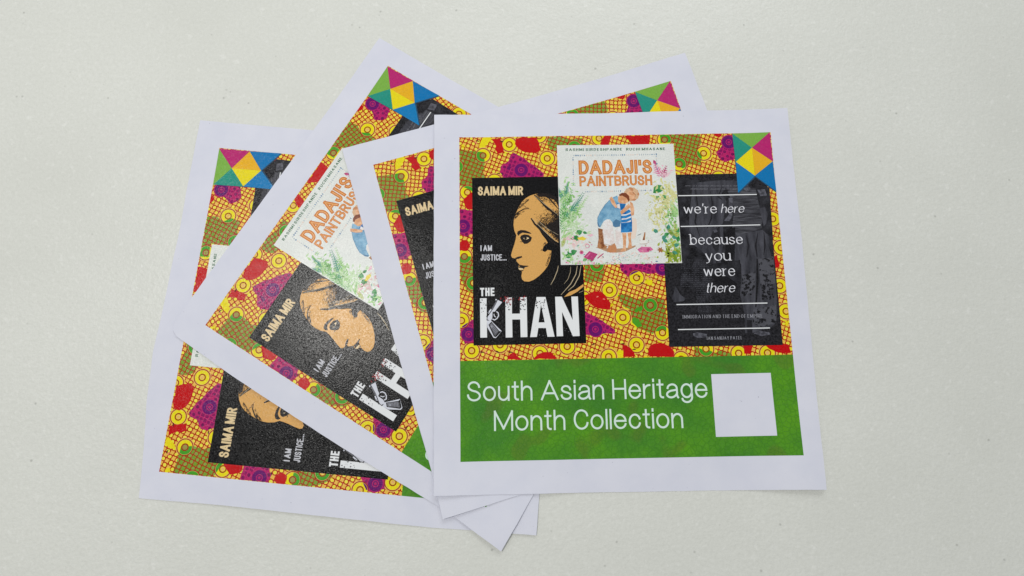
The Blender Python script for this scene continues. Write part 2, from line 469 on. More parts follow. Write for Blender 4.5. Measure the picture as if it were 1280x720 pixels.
def text(A, s, l, r, cap, w, mat, gap=.2, slant=0, serif=False, xh=.72, nib=None, inner=None):
    """letters drawn with a pen from baseline point l to baseline point r; cap height in mm, pen width in mm"""
    pw = w / cap
    l = Vector(l); r = Vector(r); D = (r - l); ex = D.normalized(); ey = Vector((-ex.y, ex.x))
    fixed = sum((w + gap * cap) if ch != ' ' else 0 for ch in s) - gap * cap; var = sum(GL[ch][0] if ch != ' ' else .34 for ch in s) * cap
    sx = (D.length - fixed) / var
    adv = []; x = 0
    for ch in s:
        gw = GL[ch][0]; adv.append((x, gw)); x += (gw * cap * sx + w + gap * cap) if ch != ' ' else .34 * cap * sx
    if inner: text(A, s, l, r, cap, w, mat, gap, slant, serif, xh, nib); A.sm = False; A.zc += 3.2
    def put(px, py, x0):
        py2 = py * xh / .72 if py <= .72 else xh + (py - .72) * (1 - xh) / .28
        y = pw / 2 + py2 * (1 - pw)
        return l + ex * (x0 + w / 2 + px * cap * sx + slant * y * cap) + ey * (y * cap)
    for ch, (x0, gw) in zip(s, adv):
        for st in GL[ch][1]:
            sk = skel(st); P = [put(a, b, x0) for a, b in sk]
            closed = (P[0] - P[-1]).length < 1e-3
            if inner: A.stroke(P, w * inner[0], inner[1], cap=w * .12)
            else: A.stroke(P, w, mat, cap=0 if closed or nib is not None else w * .5, nib=nib)
            if serif:
                for e, o in ((0, 1), (-1, -2)):
                    if abs(sk[e][0] - sk[o][0]) < .04 and (sk[e][1] in (0, 1) or (sk[e][1] == .72 and ch.islower())) and ch not in "'’":
                        c = P[e]; q = cap * .10
                        if slant and ch.islower(): continue
                        a_, b_ = (-1, 1) if (sk[e][1] == 0 or not ch.islower()) else (-1, .2)
                        A.stroke([c + ex * q * a_ * 1.3 + ey * 0, c + ex * q * b_ * 1.3], w * .5, mat)

WHITE = I('white_print', 232, 234, 240); BLACK = I('black_ink', 7, 6, 7)
TAN = I('tan_ink', 208, 158, 88); CREAM = I('cream_ink', 214, 190, 146); GREYW = I('pale_grey_ink', 205, 205, 210)

# =================================================================== the wax print cloth picture
FAB_TOP, FAB_BOT = .2, -202.0
a = art('patterned_print', None, 12)
a.poly([(0, 0.2), (284.4, 0.2), (284.9, -202.3), (0, -202.6)], M_GROUND)

greens = [
 [(574, 187), (592, 189), (604, 190), (606, 205), (604, 216), (608, 223), (591, 224), (591, 240), (574, 232)],
 [(684, 172), (697, 168), (712, 174), (728, 172), (729, 183), (697, 182), (697, 190), (690, 189), (685, 183)],
 [(825, 168), (875, 167), (877.5, 178), (872, 186), (878, 195), (876.5, 206), (862, 205), (854, 210), (844, 206), (843, 178), (826, 178)],
 traced([(720 + x / 5.54, 320 + y / 5.54) for x, y in [(290, 270), (345, 262), (420, 300), (480, 285), (560, 290), (615, 300), (627, 450), (628, 520), (560, 520), (530, 540), (430, 500), (390, 460), (380, 370), (330, 350), (300, 300)]]),
 [(731, 329), (756, 329), (755, 342), (752, 352), (731, 353)],
 [(574, 321), (591, 321), (592, 368), (583, 362), (576, 347), (574, 340)],
 [(868, 433), (879, 437), (886, 437), (895, 441), (903, 437), (914, 442), (914, 445), (868, 445)],
]
purples = [
 [(638, 194), (642.5, 191), (648, 194), (657.5, 200), (669, 208), (680, 217), (679, 224), (630, 224), (625, 215), (626, 207.5), (635, 202.5)],
 [(574, 262), (591, 263), (592, 292), (583, 296), (575, 293)],
 [(578, 408), (592, 399), (593, 429), (581, 430), (575, 417)],
 [(774, 329), (829, 328), (829, 340), (820, 341), (810, 342.5), (799, 339), (785, 346), (776, 338)],
 [(731, 388), (745, 396), (757, 404), (769, 412), (769, 416.6), (732, 418.4)],
 [(895.6, 190), (900, 186), (903, 181), (905, 171.5), (917, 170), (919, 198.5), (913, 200), (907, 201.7), (899, 196.5)],
]
reds = [
 [(613.8, 174), (620, 173.5), (625, 173), (629.4, 185), (628.8, 190.6), (622.5, 192.5), (619.4, 187.5), (620, 182.5), (617, 177)],
 [(645, 174), (650, 172), (670, 171.5), (674, 179), (676.5, 187), (671, 190.8), (662, 191), (655, 190), (648, 186), (643.5, 180)],
 [(755, 169.5), (765, 169), (762, 179), (755, 182), (750, 179)], [(780, 169), (813, 168.2), (812, 180), (790, 180)],
 [(731, 368.7), (743.5, 363.5), (752, 365), (757, 369), (763, 378), (762.3, 387), (747, 385), (737, 378.5), (731, 372)],
 [(777.8, 431), (788.6, 435), (795, 446), (779, 446)],
 [(810, 437), (813, 432), (817.5, 429.5), (830, 429), (838, 433), (843, 439), (843, 446), (812, 446)],
 [(634, 449), (638, 442), (643, 441), (652, 449)], [(666, 449), (672, 443), (680, 440), (690, 441.5), (697, 448)],
 [(957, 431), (972, 430), (985, 430), (989, 441), (984, 441.5), (975, 441), (962, 436)], [(929, 431), (942, 431), (938, 442.5), (931, 442)],
 [(583, 246), (590, 240), (592, 262), (584, 262), (579, 250)], [(892, 166.5), (904, 166), (900, 171), (895, 170)],
 [(846, 223), (860, 218.5), (877, 224)], [(965, 322), (972, 318), (975, 333), (968, 336)],
 [(574, 303), (582, 300), (588, 306), (584, 314), (574, 313)],
]
greens = [g if i == 3 else traced(g) for i, g in enumerate(greens)]
purples = [traced(g) for g in purples]; reds = [traced(g) for g in reds]
def clipw(pts, lo=.25, hi=284.6):
    return [(min(max(x, lo), hi), min(max(y, -202.0), .1)) for x, y in pts]
greens, purples, reds = [[clipw(g) for g in q] for q in (greens, purples, reds)]
def ragged(pts, amp=.7, seed=3):
    rnd = random.Random(seed); out = []
    for i, p in enumerate(pts):
        q = pts[(i + 1) % len(pts)]; n = max(1, int(math.dist(p, q) / 3))
        for t in range(n):
            u = t / n; x = p[0] + (q[0] - p[0]) * u; y = p[1] + (q[1] - p[1]) * u
            if t and not (x < .4 or y < -201.8 or y > 0 or x > 284.4): x += rnd.uniform(-amp, amp); y += rnd.uniform(-amp, amp)
            out.append((x, y))
    return clipw(out)
greens = [ragged(g, .35, i) for i, g in enumerate(greens)]; purples = [ragged(g, .5, i) for i, g in enumerate(purples)]; reds = [ragged(g, .6, i) for i, g in enumerate(reds)]
RED = I('red_ink', 184, 8, 12); YEL = I('yellow_ink', 222, 208, 14); GRN = I('green_ink', 66, 150, 34)
LINE = I('dark_red_line', 148, 40, 12); PEACH = I('peach_ink', 238, 176, 96); PUR = I('purple_ink', 96, 6, 96); MAG = I('magenta_line', 168, 26, 96)
OLIVE = I('olive_ink', 150, 140, 66)
for q in greens: art('green_motif', 'patterned_print', 18).poly(q, M_GREENNET)
for q in purples: art('purple_motif', 'patterned_print', 20).poly(q, M_PURPLENET)

def inside(p, poly):
    return sdist([p], np.array(poly))[0] > 0
def clip_convex(subj, conv):
    out = list(subj); n = len(conv)
    for i in range(n):
        a, b = conv[i], conv[(i + 1) % n]; src = out; out = []
        if not src: return []
        def side(p): return (b[0] - a[0]) * (p[1] - a[1]) - (b[1] - a[1]) * (p[0] - a[0])
        for j in range(len(src)):
            p, q = src[j], src[(j + 1) % len(src)]; sp, sq = side(p), side(q)
            if sp >= 0: out.append(p)
            if (sp >= 0) != (sq >= 0):
                t = sp / (sp - sq); out.append((p[0] + (q[0] - p[0]) * t, p[1] + (q[1] - p[1]) * t))
    return out
BOX = [(0.25, -202.0), (284.5, -202.0), (284.5, 0.1), (0.25, 0.1)]
discs = [(603.8, 194.4), (636.5, 180.6), (684, 198), (651.5, 212.5), (618, 226.5), (584.4, 240.6), (570.5, 208.8), (718, 184), (674, 170),
 (749, 172.5), (831, 174), (880, 191), (849.5, 204.5), (911.5, 177), (899, 222), (966.5, 273.2), (977, 309.5), (975, 357), (983, 389),
 (580.5, 321), (592, 354), (577, 401), (589.7, 438.5), (746, 331), (762, 362.5), (778.7, 396.7), (813, 381.4), (828.5, 415.7), (795.8, 431), (761, 446),
 (744.4, 411.5), (795.8, 347), (828, 335), (675, 442), (709, 433), (883, 436), (960, 441), (729, 373), (797, 166), (924, 441.5), (625, 431), (852, 449), (579, 283), (586, 418)]
def circ(c, r, n=24): return [(c[0] + r * math.cos(2 * math.pi * i / n), c[1] + r * math.sin(2 * math.pi * i / n)) for i in range(n)]
random.seed(5)
for px in discs:
    c = mm(*px); R0 = 6.9
    d_ = art('ring_motif', 'patterned_print', 22)
    pur = any(inside(c, q) for q in purples); grn = any(inside(c, q) for q in greens)
    def lay(r, mat, z=None, cc=c, n=24):
        q = clip_convex(circ(cc, r, n), BOX)
        if len(q) > 2: d_.poly(q, mat, z)
    if not pur:
        lay(R0 * 1.13, PEACH, -6)
        for s in range(4):       # a little of the yellow ground left open where the net stops short of the disc
            an = s * math.pi / 2 + R(68)
            if random.random() < .6: lay(2.3, YEL, -7, (c[0] + R0 * .98 * math.cos(an), c[1] + R0 * .98 * math.sin(an)), 9)
    if pur:
        for r, m_ in ((7.0, MAG), (6.1, PUR), (2.9, MAG), (2.1, PUR), (1.2, MAG)): lay(r, m_)
        continue
    lay(7.15, LINE); lay(6.3, PEACH); lay(6.0, YEL)
    for G, m_ in ((greens, GRN), (purples, PUR)):
        for q in G:
            o = clip_convex(q, clip_convex(circ(c, 6.05), BOX))
            if len(o) > 2: d_.poly(o, m_)
    lay(3.2, LINE); lay(2.15, OLIVE if grn else YEL); lay(1.7, OLIVE if grn else PEACH)
for q in reds: art('red_motif', 'patterned_print', 28).poly(q, RED)
k_ = art('ink_fleck', 'patterned_print', 32, stuff=True)
INKD = I('dark_fleck', 50, 20, 24); PNK = I('pink_fleck', 226, 130, 110)
for (u, v, l, an, m_) in [(597, 176.5, 5, -.3, INKD), (595, 178.5, 4, -.3, PNK), (627, 177, 5, .1, INKD), (602, 440.5, 7, -.15, INKD), (622, 440, 6, -.6, INKD), (638, 440.5, 6, 0, INKD),
    (799, 345.5, 4, .1, INKD), (803, 354, 5, -.3, INKD), (812, 346, 4, 0, PNK), (813, 349, 5, 0, PNK), (824, 351, 5, -.4, INKD), (779, 430, 6, -.1, INKD), (793, 437, 5, 0, INKD),
    (742, 430.5, 6, .3, INKD), (623, 217, 4, .1, INKD), (585, 296, 4, .2, INKD), (608, 441, 4, .2, PNK), (747, 371, 3, .3, PNK), (755, 374, 3, -.3, PNK)]:
    c = mm(u, v); dx, dy = .35 * l * math.cos(an), .35 * l * math.sin(an)
    k_.stroke([(c[0] - dx, c[1] - dy), (c[0], c[1] + .3), (c[0] + dx, c[1] + dy)], .8, m_, taper=lambda t: .4 + math.sin(math.pi * t))

# =================================================================== green banner
b_ = art('title_banner', None, 15, 'green banner')
b_.poly([(0, -202.2), (284.9, -201.9), (285, -285.3), (0, -285.2)], M_BANNER)
t_ = art('title_lettering', 'title_banner', 22)
PALE = I('pale_lettering', 214, 232, 222)
text(t_, 'South Asian Heritage', mm(584.0, 501.8), mm(885.4, 497.3), 16.7, 1.6, PALE, gap=.11)
text(t_, 'Month Collection', mm(617.6, 538.8), mm(854.9, 535.2), 16.7, 1.6, PALE, gap=.11)
q_ = art('blank_label', None, 26, 'blank white square label')
q_.poly(traced([(889.5, 467.7), (963.9, 466), (971.8, 544.5), (895.6, 546.3)]), PAPER)

# =================================================================== thriller cover (left)
k_ = art('thriller_cover', None, 44, 'black book cover with a tan portrait')
k_.poly([(11.3, -38.6), (108.3, -38.6), (108.4, -188.9), (11.6, -189.2)], BLACK)
t_ = art('author_lettering', 'thriller_cover', 70)
text(t_, 'SAIMA MIR', mm(597.3, 244.4), mm(653.9, 243.9), 8.4, 1.6, CREAM, gap=.06)
t_ = art('tagline_lettering', 'thriller_cover', 70)
text(t_, 'I AM', mm(600.6, 314), mm(615, 313.8), 5.2, .95, GREYW, gap=.11)
text(t_, 'JUSTICE...', mm(600.8, 326), mm(633.2, 325.6), 5.6, .82, GREYW, gap=.09)
t_ = art('title_lettering', 'thriller_cover', 68)
Z3 = lambda p: zoomed(590, 350, 8.78, p)
text(t_, 'THE', mm(600.2, 370.4), mm(618.2, 370.0), 7.3, 1.5, WHITE, gap=.11)
t_.poly(Z3([(88, 203), (160, 200), (162, 385), (166, 632), (92, 634)]), WHITE)
t_.poly(Z3([(366, 195), (438, 192), (439, 370), (526, 369), (528, 190), (600, 189), (608, 626), (534, 628), (529, 433), (441, 434), (444, 630), (370, 632)]), WHITE)
t_.poly(Z3([(708, 187), (806, 186), (906, 622), (828, 623), (811, 526), (728, 527), (712, 625), (638, 627)]), WHITE)
t_.poly(Z3([(912, 184), (985, 183), (1106, 440), (1090, 182), (1162, 180), (1182, 614), (1108, 617), (988, 350), (1000, 616), (930, 618)]), WHITE)
t_.poly(Z3([(757, 270), (798, 465), (730, 466)]), BLACK)
rnd = random.Random(9)
DG = I('speckle_grey', 92, 90, 96); SR = I('spatter_red', 150, 30, 36)
t_.stuff = True
for x0, x1, y0, y1, n in ((92, 158, 210, 360, 16), (368, 438, 200, 340, 24), (530, 600, 200, 330, 24), (700, 815, 215, 320, 26)):
    for i in range(n):
        x, y = rnd.uniform(x0, x1), y0 + (y1 - y0) * rnd.random() ** 1.3; r = rnd.uniform(2.5, 10)
        t_.poly(Z3([(x + r * math.cos(q * 1.26) * rnd.uniform(.6, 1.2), y + r * math.sin(q * 1.26) * rnd.uniform(.6, 1.2)) for q in range(5)]), rnd.choice((BLACK, BLACK, DG)))
for i in range(60):
    x, y = rnd.choice(((100, 600), (640, 900), (915, 1180))); x = rnd.uniform(x, y); y = rnd.uniform(330, 620); r = rnd.uniform(2, 4)
    if not (166 < x < 366 or 441 < x < 530) : t_.poly(Z3([(x - r, y), (x, y - r), (x + r, y), (x, y + r)]), I('speckle_pale', 196, 196, 204) if x > 0 else DG)
for cx, cy, sp, n in ((378, 210, 26, 22), (550, 205, 24, 14), (415, 240, 22, 10)):
    for i in range(n):
        x, y = rnd.gauss(cx, sp), rnd.gauss(cy, sp * .55); r = rnd.uniform(2, 9)
        t_.poly(Z3([(x + r * math.cos(q * 1.26), y + r * math.sin(q * 1.26)) for q in range(5)]), SR)
g_ = art('pistol', 'thriller_cover', 84)
GUN = I('gun_white', 214, 216, 224); GUNG = I('gun_grey', 92, 92, 98); GUNM = I('gun_mid', 150, 152, 160)
g_.poly(Z3([(278, 214), (336, 242), (318, 280), (268, 330), (215, 430), (205, 470), (160, 440), (165, 400), (182, 372)]), BLACK)
g_.poly(Z3([(284, 220), (332, 244), (270, 320), (255, 345), (205, 455), (168, 432), (172, 405), (215, 345)]), GUN)
g_.poly(Z3([(215, 318), (262, 232), (276, 240), (228, 330)]), GUNG)
g_.poly(Z3([(262, 208), (276, 214), (268, 226), (254, 220)]), GUN)
g_.poly(Z3([(172, 362), (205, 318), (216, 326), (184, 374)]), GUN)
g_.poly(Z3([(226, 350), (275, 345), (288, 385), (262, 430), (222, 436)]), BLACK)
g_.stroke(Z3([(268, 346), (288, 362), (292, 392), (276, 422), (248, 440), (224, 428)]), .9, GUN)
g_.stroke(Z3([(240, 372), (246, 398), (262, 408)]), .7, GUN)
g_.poly(Z3([(162, 445), (214, 450), (262, 500), (326, 562), (262, 638), (236, 634), (168, 520)]), GUN)
g_.poly(Z3([(180, 492), (214, 458), (300, 560), (322, 566), (262, 628), (240, 622)]), BLACK)
g_.poly(Z3([(188, 492), (216, 468), (294, 566), (252, 616)]), GUNG)
g_.disc(Z3([(215, 510)])[0], .9, GUNM, 8)
for i in range(7):
    g_.stroke(Z3([(196 + i * 9, 500 + i * 14), (226 + i * 10, 478 + i * 13)]), .25, GUNM)
g_.stroke(Z3([(186, 350), (160, 400), (168, 420)]), .5, BLACK)

# generic scarfed head in profile
f_ = art('portrait', 'thriller_cover', 47, stuff=True)
Zf = lambda p: zoomed(630, 230, 4.8, p)
HS = I('scarf_shadow', 132, 100, 62); HB = I('warm_black', 30, 24, 22); LT = I('strand', 176, 160, 130)
f_.poly(Zf([(160, 68), (132, 84), (108, 106), (88, 140), (70, 180), (60, 210), (57, 245), (62, 280), (74, 308), (70, 332), (62, 362), (50, 398), (42, 428), (48, 442), (66, 447), (76, 450),
            (74, 462), (84, 474), (94, 484), (86, 494), (100, 502), (88, 512), (106, 520), (108, 532), (104, 552), (108, 572), (122, 584), (150, 586), (178, 575), (210, 552), (240, 522), (262, 492), (275, 460),
            (282, 425), (285, 400), (300, 372), (326, 355), (326, 110), (312, 84), (290, 70), (262, 60), (225, 56), (190, 60)]), TAN)
f_.poly(Zf([(232, 402), (236, 376), (262, 352), (252, 334), (228, 304), (204, 262), (196, 232), (222, 256), (262, 300), (300, 338), (326, 352), (326, 486), (300, 505), (262, 500), (276, 458), (284, 420), (284, 400), (262, 396), (246, 408)]), BLACK)
f_.poly(Zf([(190, 62), (226, 54), (262, 58), (300, 70), (326, 95), (326, 122), (300, 96), (270, 84), (240, 76), (214, 78)]), HB)
def stip(x0, y0, x1, y1, w0, n, mat, dens=1.0, seed=1, s=1.6):
    """engraved shading: short hatch marks that thin out away from the line"""
    rn = random.Random(seed)
    L = math.hypot(x1 - x0, y1 - y0); ux, uy = (x1 - x0) / L, (y1 - y0) / L
    for i in range(n):
        t = rn.random(); d = abs(rn.gauss(0, w0)); x = x0 + (x1 - x0) * t - uy * d; y = y0 + (y1 - y0) * t + ux * d
        l = rn.uniform(3, 9)
        f_.poly(Zf([(x - ux * l, y - uy * l), (x + uy * s * .7, y - ux * s * .7), (x + ux * l, y + uy * l), (x - uy * s * .7, y + ux * s * .7)]), mat)
stip(325, 215, 215, 262, 30, 420, HB, seed=2); stip(325, 340, 200, 235, 26, 420, HB, seed=3); stip(326, 160, 326, 250, 20, 160, HB, seed=41); stip(326, 120, 326, 320, -22, 10, HB, seed=4)
stip(325, 175, 325, 340, 30, 420, HB, seed=31)
stip(240, 120, 325, 200, 8, 110, HB, seed=5); stip(96, 180, 64, 214, 8, 60, HB, seed=6); stip(150, 96, 90, 150, 7, 80, HB, seed=7)
stip(200, 62, 325, 100, 16, 170, HB, seed=8); stip(232, 300, 205, 250, 10, 90, HB, seed=9); stip(284, 410, 262, 490, 7, 60, HB, seed=10); stip(255, 352, 232, 400, 5, 40, HB, seed=11)
stip(104, 120, 160, 150, 5, 40, HS, seed=12); stip(70, 180, 120, 160, 5, 30, HB, seed=13)
f_.poly(Zf([(327, 208), (306, 222), (280, 232), (252, 246), (262, 268), (286, 292), (306, 312), (327, 330)]), HB)
f_.poly(Zf([(327, 112), (306, 96), (318, 120), (327, 140)]), HB)
for P_, w_, m_ in (([(182, 66), (214, 96), (250, 134), (290, 168), (326, 196)], 1.7, HB), ([(262, 76), (290, 108), (326, 150)], 1.1, HB), ([(162, 205), (184, 240), (214, 268), (250, 310), (290, 348), (326, 372)], 1.6, HB),
    ([(168, 208), (200, 240), (240, 280), (280, 318), (326, 352)], .45, LT), ([(200, 214), (250, 262), (326, 306)], .4, LT), ([(186, 72), (240, 118), (326, 186)], .35, LT), ([(240, 250), (290, 284), (326, 300)], .4, HB),
    ([(60, 196), (84, 170), (120, 150), (150, 148)], .9, HB), ([(326, 490), (320, 520), (300, 570), (280, 605)], .55, LT), ([(400, 495), (398, 530), (384, 570), (360, 600)], .3, LT), ([(440, 490), (432, 540), (400, 600), (342, 665)], .6, LT),
    ([(462, 490), (452, 550), (420, 610), (384, 640)], .6, LT), ([(476, 640), (450, 652)], .5, LT)):
    f_.stroke(Zf(P_), w_, m_, taper=lambda t: .35 + .9 * math.sin(math.pi * min(1, t * .8 + .12)))
f_.poly(Zf([(360, 678), (392, 648), (430, 632), (476, 600), (478, 614), (440, 646), (400, 668)]), TAN)
f_.poly(Zf([(78, 298), (82, 284), (100, 276), (128, 278), (156, 290), (166, 300), (140, 296), (112, 292), (96, 300), (86, 312)]), HB)
f_.poly(Zf([(96, 322), (104, 308), (124, 302), (148, 306), (168, 322), (160, 344), (140, 358), (122, 360), (108, 346)]), HB)
f_.poly(Zf([(116, 325), (130, 318), (148, 322), (150, 328), (134, 333), (120, 331)]), CREAM)
f_.poly(Zf([(122, 319), (134, 315), (138, 328), (128, 334), (121, 328)]), HB)
f_.poly(Zf([(140, 334), (158, 330), (164, 320), (156, 346), (138, 356)]), HB)
f_.poly(Zf([(92, 344), (112, 346), (104, 350)]), HB)
f_.poly(Zf([(66, 444), (84, 436), (106, 432), (110, 440), (86, 450), (70, 450)]), HB)
f_.poly(Zf([(78, 484), (96, 485), (118, 489), (142, 490), (148, 494), (126, 500), (118, 512), (100, 506), (84, 500), (96, 494)]), HB)
f_.poly(Zf([(84, 502), (102, 504), (116, 507), (112, 514), (94, 516)]), CREAM)
f_.poly(Zf([(100, 518), (118, 516), (112, 524)]), HB)

# =================================================================== photo cover (right)
PC_L = 179.4
h_ = art('photo_cover', None, 44, 'dark grey photographic book cover with serif title')
M_FLOOR = mottled('photo_dark_floor', (18, 17, 20), (40, 39, 43), 600)
M_CLOTH = mottled('photo_grey_cloth', (36, 36, 41), (76, 76, 83), 160, .3, .7, 'drape')
M_KNIT = mottled('photo_knit', (40, 40, 44), (84, 84, 90), 700, .35, .65, 'knit')
M_FLOR = mottled('photo_floral', (22, 21, 24), (76, 76, 82), 300, .42, .5)
M_DIM = mottled('photo_dim', (16, 15, 18), (50, 50, 55), 120, .35, .7)
h_.poly([(PC_L, -38.4), (277.2, -38.4), (277.2, -193.6), (PC_L + .3, -193.4)], M_FLOOR)
c_ = art('clothing_photo', 'photo_cover', 47)
DKK = I('photo_black', 20, 19, 22); SHD = I('photo_shade', 30, 29, 33); LG = mottled('photo_light', (56, 56, 62), (92, 92, 100), 300)
Z1 = lambda p: zoomed(840, 225, 6.857, p)
Z2 = lambda p: zoomed(830, 320, 6.26, p)
c_.poly(Z1([(52, -5), (560, -5), (840, 60), (870, 500), (850, 720), (95, 720), (70, 300)]), M_DIM)
c_.poly(Z1([(60, 5), (110, 0), (190, 20), (170, 180), (70, 190), (60, 120)]), M_DIM)
c_.poly(Z1([(180, 20), (460, -4), (470, 60), (430, 110), (470, 180), (450, 300), (440, 370), (380, 420), (350, 440), (330, 500), (352, 570), (400, 640), (380, 715), (310, 715), (290, 640), (240, 590), (170, 545), (148, 440), (150, 300), (168, 150)]), M_CLOTH)
c_.poly(Z1([(480, 90), (560, 60), (720, 70), (745, 190), (770, 290), (775, 410), (690, 440), (560, 475), (520, 400), (540, 240)]), M_KNIT)
c_.poly(Z1([(490, 150), (525, 150), (520, 310), (495, 350), (450, 345), (470, 320), (492, 290)]), LG)
c_.poly(Z1([(350, 420), (372, 395), (395, 440), (370, 450)]), LG)
c_.poly(Z1([(415, 400), (440, 395), (445, 500), (420, 720), (392, 720), (410, 520)]), M_CLOTH)
c_.poly(Z1([(745, 240), (800, 230), (825, 290), (810, 370), (790, 395), (768, 300)]), M_CLOTH)
c_.poly(Z1([(736, 80), (800, 75), (820, 130), (760, 135)]), LG)
c_.poly(Z1([(560, 475), (700, 440), (780, 425), (838, 480), (830, 560), (868, 715), (540, 715), (545, 560)]), M_CLOTH)
c_.poly(Z1([(470, 420), (545, 400), (545, 540), (520, 700), (450, 700), (470, 520)]), DKK)
c_.poly(Z1([(420, 20), (480, 0), (560, 5), (560, 60), (500, 80), (450, 60)]), M_CLOTH)
c_.poly(Z1([(600, 60), (640, 20), (680, 70), (650, 100)]), LG)
for P_ in ([(330, 90), (350, 200), (340, 330), (300, 420)], [(200, 60), (220, 200), (200, 360), (240, 480)], [(430, 60), (400, 140), (440, 170)], [(150, 440), (220, 520), (300, 560)], [(640, 470), (660, 560), (640, 700)], [(740, 450), (720, 560), (740, 700)], [(790, 440), (800, 560), (790, 640)], [(60, 40), (120, 120), (150, 200)]):
    c_.stroke(Z1(P_), 1.3, SHD, taper=lambda t: .3 + math.sin(math.pi * t))
for i in range(26):
    y = 130 + i * 12; c_.stroke(Z1([(535 + 8 * math.sin(i), y + 10), (620, y + 2), (700, y + 3), (755 + i * .5, y - 4)]), .28, SHD)
c_.poly(Z2([(130, 30), (378, 15), (372, 150), (362, 300), (352, 445), (268, 450), (252, 262), (128, 246)]), M_DIM)
c_.poly(Z2([(66, 330), (92, 236), (130, 300), (172, 330), (160, 350), (84, 360)]), M_CLOTH)
c_.poly(Z2([(372, 60), (600, 30), (606, 190), (540, 190), (470, 170), (400, 190)]), M_DIM)
c_.poly(Z2([(392, 150), (500, 160), (580, 215), (560, 235), (480, 240), (400, 215)]), DKK)
c_.poly(Z2([(606, 10), (862, 0), (880, 260), (890, 420), (880, 520), (840, 560), (700, 600), (640, 600), (632, 440), (600, 300), (610, 160)]), M_CLOTH)
c_.poly(Z2([(612, 150), (720, 120), (716, 240), (660, 310), (612, 260)]), M_FLOR)
c_.poly(Z2([(742, 20), (860, 10), (874, 200), (800, 330), (760, 250)]), M_FLOR)
c_.poly(Z2([(700, 420), (880, 380), (880, 520), (760, 560), (700, 520)]), M_FLOR)
c_.stroke(Z2([(732, 20), (735, 200), (722, 400)]), 2.2, DKK, taper=lambda t: .5 + .5 * math.sin(math.pi * t))
c_.poly(Z2([(284, 450), (345, 450), (338, 560), (340, 610), (300, 616), (285, 560)]), SHD)
c_.poly(Z2([(228, 606), (262, 596), (340, 610), (338, 636), (268, 640), (236, 624)]), LG)
c_.poly(Z2([(652, 500), (694, 500), (696, 606), (656, 600)]), SHD)
c_.poly(Z2([(706, 605), (748, 586), (826, 596), (834, 614), (764, 626)]), LG)
rn = random.Random(21)
c_.stuff = True
for ix in range(20):
    for iy in range(26):
        x = 140 + ix * 12 + (iy % 2) * 3; y = 30 + iy * 16
        if y > 246 and x < 255: continue
        if rn.random() < .72: c_.poly(Z2([(x - 2.4, y), (x, y - 2.8), (x + 2.4, y), (x, y + 2.8)]), I('photo_dot', 92, 92, 100))
for i in range(34):
    x, y = rn.choice(((rn.uniform(615, 700), rn.uniform(140, 320)), (rn.uniform(760, 860), rn.uniform(180, 340)))); r = rn.uniform(6, 13)
    c_.poly(Z2([(x + r * rn.uniform(.6, 1.2) * math.cos(q * 1.05), y + r * rn.uniform(.6, 1.2) * math.sin(q * 1.05)) for q in range(6)]), DKK)
for (l, r) in (((848, 244.3), (946.5, 242.5)), ((851, 282.9), (951, 280.7)), ((846, 380.5), (959.7, 378.6)), ((848, 411.8), (962.9, 409.8))):
    r_ = art('rule_line', 'photo_cover', 76); r_.stroke([mm(*l), mm(*r)], .85, WHITE)
SG = I('serif_white', 222, 222, 226)
t_ = art('title_lettering', 'photo_cover', 78)
kw = dict(nib=R(25), serif=True, xh=.66)
text(t_, 'we’re', mm(855, 267.2), mm(897, 266.6), 10.0, 1.05, SG, gap=.10, **kw)
text(t_, 'here', mm(901.5, 266.2), mm(930.5, 265.6), 9.2, .95, SG, gap=.07, slant=.24, **kw)
text(t_, 'because', mm(863.3, 306), mm(929.6, 304.9), 10.1, 1.05, SG, gap=.10, **kw)
text(t_, 'you', mm(882.3, 326), mm(914.3, 325.6), 10.5, 1.05, SG, gap=.10, **kw)
text(t_, 'were', mm(880.3, 345.4), mm(920, 344.8), 10.5, 1.05, SG, gap=.10, **kw)
text(t_, 'there', mm(882.3, 366), mm(919, 365.3), 9.4, .95, SG, gap=.08, slant=.24, **kw)
SM = I('faint_lettering', 150, 150, 156)
t_ = art('subtitle_lettering', 'photo_cover', 78)
text(t_, 'IMMIGRATION AND THE END OF EMPIRE', mm(854, 398.0), mm(953.8, 396.8), 3.1, .36, SM, gap=.24, nib=R(20), serif=True)
t_ = art('author_lettering', 'photo_cover', 78)
text(t_, 'IAN SANJAY PATEL', mm(884.3, 424.8), mm(928.4, 424.1), 2.9, .36, SM, gap=.24, nib=R(20), serif=True)
t_ = art('quote_lines', 'photo_cover', 78, stuff=True)
rn = random.Random(4)
for x0, x1, y in ((857, 922, 232.4), (864, 922, 236.4)):
    x = x0
    while x < x1:
        w = rn.uniform(.5, 1.3); hgt = rn.uniform(.8, 1.5)
        if rn.random() < .84: t_.stroke([mm(x, y), mm(x + w * .5, y - hgt)], .35, I('faint_grey', 112, 112, 118))
        x += w + .3

